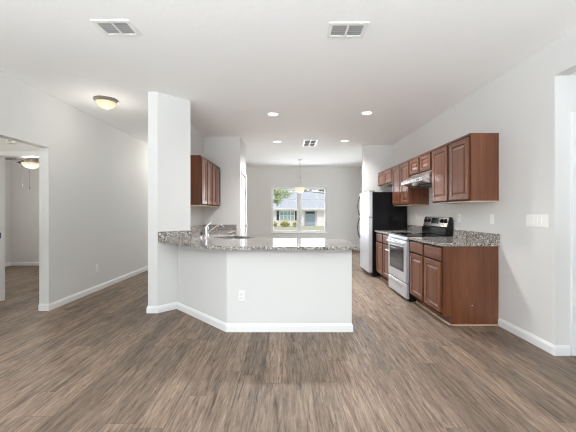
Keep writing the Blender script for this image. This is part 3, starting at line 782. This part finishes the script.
# bedroom ceiling fan
fc = Vector((-4.72, 5.68, H-.001))
t = thing('ceiling_fan', 'bedroom ceiling fan with lit bowl and dark blades seen through the doorway', 'ceiling fan', fc)
bm = bmesh.new(); lathe(bm, [(0, -.0005), (.075, -.0005), (.07, -.05), (.02, -.07), (.014, -.07), (.014, -.40), (0, -.40)], 24); obj('downrod', bm, M['nickel'], t, smooth=True)
bm = bmesh.new(); lathe(bm, [(0, -.401), (.05, -.401), (.10, -.42), (.11, -.46), (.11, -.52), (.10, -.55), (.10, -.575), (0, -.575)], 28); obj('motor_housing', bm, M['nickel'], t, smooth=True)
bm = bmesh.new(); lathe(bm, [(.135, -.576), (.14, -.59), (.125, -.625), (.09, -.66), (.04, -.676), (0, -.68)], 28); obj('lamp_bowl', bm, M['fanbowl'], t, smooth=True)
for k in range(5):
    a0 = 2*PI*k/5
    R_ = Matrix.Rotation(a0, 4, 'Z') @ Matrix.Rotation(.2, 4, 'X')
    bm = bmesh.new()
    prof = [(.20, .055), (.34, .065), (.58, .072), (.66, .06), (.68, .03)]
    pts = [(x, w) for x, w in prof] + [(x, -w) for x, w in prof[::-1]]
    prism(bm, pts, -.004, .004)
    bmesh.ops.transform(bm, matrix=Matrix.Translation((0, 0, -.525)) @ R_, verts=bm.verts)
    bl = obj('blade', bm, M['fan_blade'], t)
    bm = bmesh.new(); box(bm, .118, .26, -.02, .02, -.006, -.0045)
    bmesh.ops.transform(bm, matrix=Matrix.Translation((0, 0, -.525)) @ R_, verts=bm.verts)
    obj('blade_arm', bm, M['nickel'], bl)
for x, y, zz in ((-.09, -.09, -.99), (.05, -.09, -1.03)):
    bm = bmesh.new(); tube(bm, [(x, y, -.54), (x, y, zz)], .0016, 6); lathe(bm, [(0, zz), (.007, zz-.01), (.008, zz-.025), (0, zz-.035)], 10, (x, y, 0)); obj('pull_chain', bm, M['gray_dark'], t)
l = bpy.data.lights.new('fan_lamp', 'POINT'); l.energy = 22; l.shadow_soft_size = .1; l.color = (1, .95, .88)
o = bpy.data.objects.new('fan_lamp', l); COL.objects.link(o); o.parent = t; o.location = (0, 0, -.95)

# ------------------------------------------------------------------ outdoors
bm = bmesh.new()
pr = [(10.33, -.15), (18, -.25), (44, -.80), (90, -.85), (90, -1.2), (10.33, -1.2)]
profile_x(bm, pr, -40, 40)
g_ = obj('ground', bm, M['grass']); struct(g_, 'sloping lawn outside the far window', 'lawn')
t = thing('neighbor_house', 'white neighboring house with gray shingle roof seen through the far window', 'house', (0, 46, -.83))
B('wall', M['house_wall'], t, (-14, 2.5, 0, 10, 0, 2.75), (4.5, 14, 0, 10, 0, 2.75), (2.5, 4.5, .5, 10, 0, 2.75))
bm = bmesh.new(); 
vs = [(-14.5, -.6, 2.70), (14.5, -.6, 2.70), (14.5, 5, 5.5), (-14.5, 5, 5.5), (-14.5, 10.6, 2.70), (14.5, 10.6, 2.70)]
lo = [bm.verts.new(v) for v in vs]
for f in ((0, 1, 2, 3), (3, 2, 5, 4), (0, 3, 4), (1, 5, 2), (0, 4, 5, 1)): bm.faces.new([lo[i] for i in f])
obj('roof', bm, M['roof'], t)
B('fascia', M['trim'], t, (-14.5, 14.5, -.66, -.6, 2.55, 2.75))
wd = B('window', M['trim'], t, (-1.1, 1.15, -.06, -.001, .92, 2.32))
bx = []
for k in range(4): bx.append((-1.0+k*.53, -.55+k*.53, -.075, -.061, 1.02, 1.58)); bx.append((-1.0+k*.53, -.55+k*.53, -.075, -.061, 1.66, 2.22))
B('panes', M['house_glass'], wd, *bx)
for x in (-1.55, 1.18): B('shutter', M['shutter'], t, (x, x+.36, -.05, -.001, .92, 2.32))
fd = B('front_door', M['house_door'], t, (2.75, 4.25, .44, .499, .05, 2.25))
B('transom', M['shutter'], fd, (2.85, 4.15, .42, .439, 1.9, 2.2))
B('glass', M['house_glass'], fd, (3.05, 3.4, .42, .439, .7, 1.8), (3.6, 3.95, .42, .439, .7, 1.8))
B('wall_sconce', M['shutter'], t, (6.1, 6.45, -.12, -.001, 2.0, 2.25))
B('doorstep', M['concrete'], t, (2.4, 4.6, -1.2, -.001, -.2, .05))

def leaf_cloud(bm, c, rad, n, size):
    for _ in range(n):
        while True:
            p = Vector((random.uniform(-1, 1), random.uniform(-1, 1), random.uniform(-1, 1)))
            if p.length <= 1: break
        p = Vector((c[0]+p.x*rad[0], c[1]+p.y*rad[1], c[2]+p.z*rad[2]))
        a = Vector((random.gauss(0, 1), random.gauss(0, 1), random.gauss(0, 1))).normalized()
        b = a.orthogonal().normalized(); s_ = size*random.uniform(.6, 1.2)
        vs = [bm.verts.new(p+a*s_), bm.verts.new(p+b*s_*.5), bm.verts.new(p-a*s_), bm.verts.new(p-b*s_*.5)]
        bm.faces.new(vs)
def tree(label, loc, th, crown, mat):
    t = thing('tree', label, 'tree', loc)
    bm = bmesh.new(); tube(bm, [(0, 0, -.1), (.05, 0, th*.5), (0, .05, th)], [.14, .11, .07], 10)
    for c, r, n, s_ in crown:
        tube(bm, [(0, 0, th*.7), (c[0]*.6, c[1]*.6, (th*.7+c[2])*.5+.2), (c[0], c[1], c[2])], [.04, .02, .008], 6)
    obj('trunk', bm, M['bark'], t)
    bm = bmesh.new()
    for c, r, n, s_ in crown: leaf_cloud(bm, c, r, n, s_)
    obj('foliage', bm, mat, t)
tree('light green leafy tree at the left of the window view', (-2.3, 22, -.33), 3.0,
     [((1.25, 0, 3.0), (.85, .8, .85), 420, .12), ((.2, 0, 3.6), (1.3, 1.2, .9), 500, .13), ((2.1, .2, 3.05), (.75, .6, .45), 170, .12), ((1.7, -.3, 2.45), (.35, .3, .4), 60, .11)], M['leaf'])
tree('dark leafy tree whose branches hang across the top of the window view', (4.2, 24, -.37), 4.2,
     [((-1.2, 0, 3.42), (.8, .5, .17), 60, .13), ((-2.9, 0, 3.42), (.7, .5, .17), 50, .13), ((-5.6, -.5, 3.32), (1.0, .5, .22), 70, .13), ((0, 0, 4.6), (1.9, 1.5, .9), 500, .14)], M['leaf_dark'])
for k, (x, lab) in enumerate(((-2.1, 'yellow green shrub under the left shutter of the white house'), (-.3, 'yellow green shrub below the middle of the house window'), (1.5, 'yellow green shrub under the right shutter of the white house'))):
    bm = bmesh.new(); leaf_cloud(bm, (0, 0, .35), (.72, .5, .42), 420, .13)
    tube(bm, [(0, 0, -.02), (0, 0, .3)], .04, 6)
    o = obj('shrub', bm, M['hedge']); o.location = (x, 44.6, -.80); tag(o, lab, 'shrub', 'shrubs along the white house')
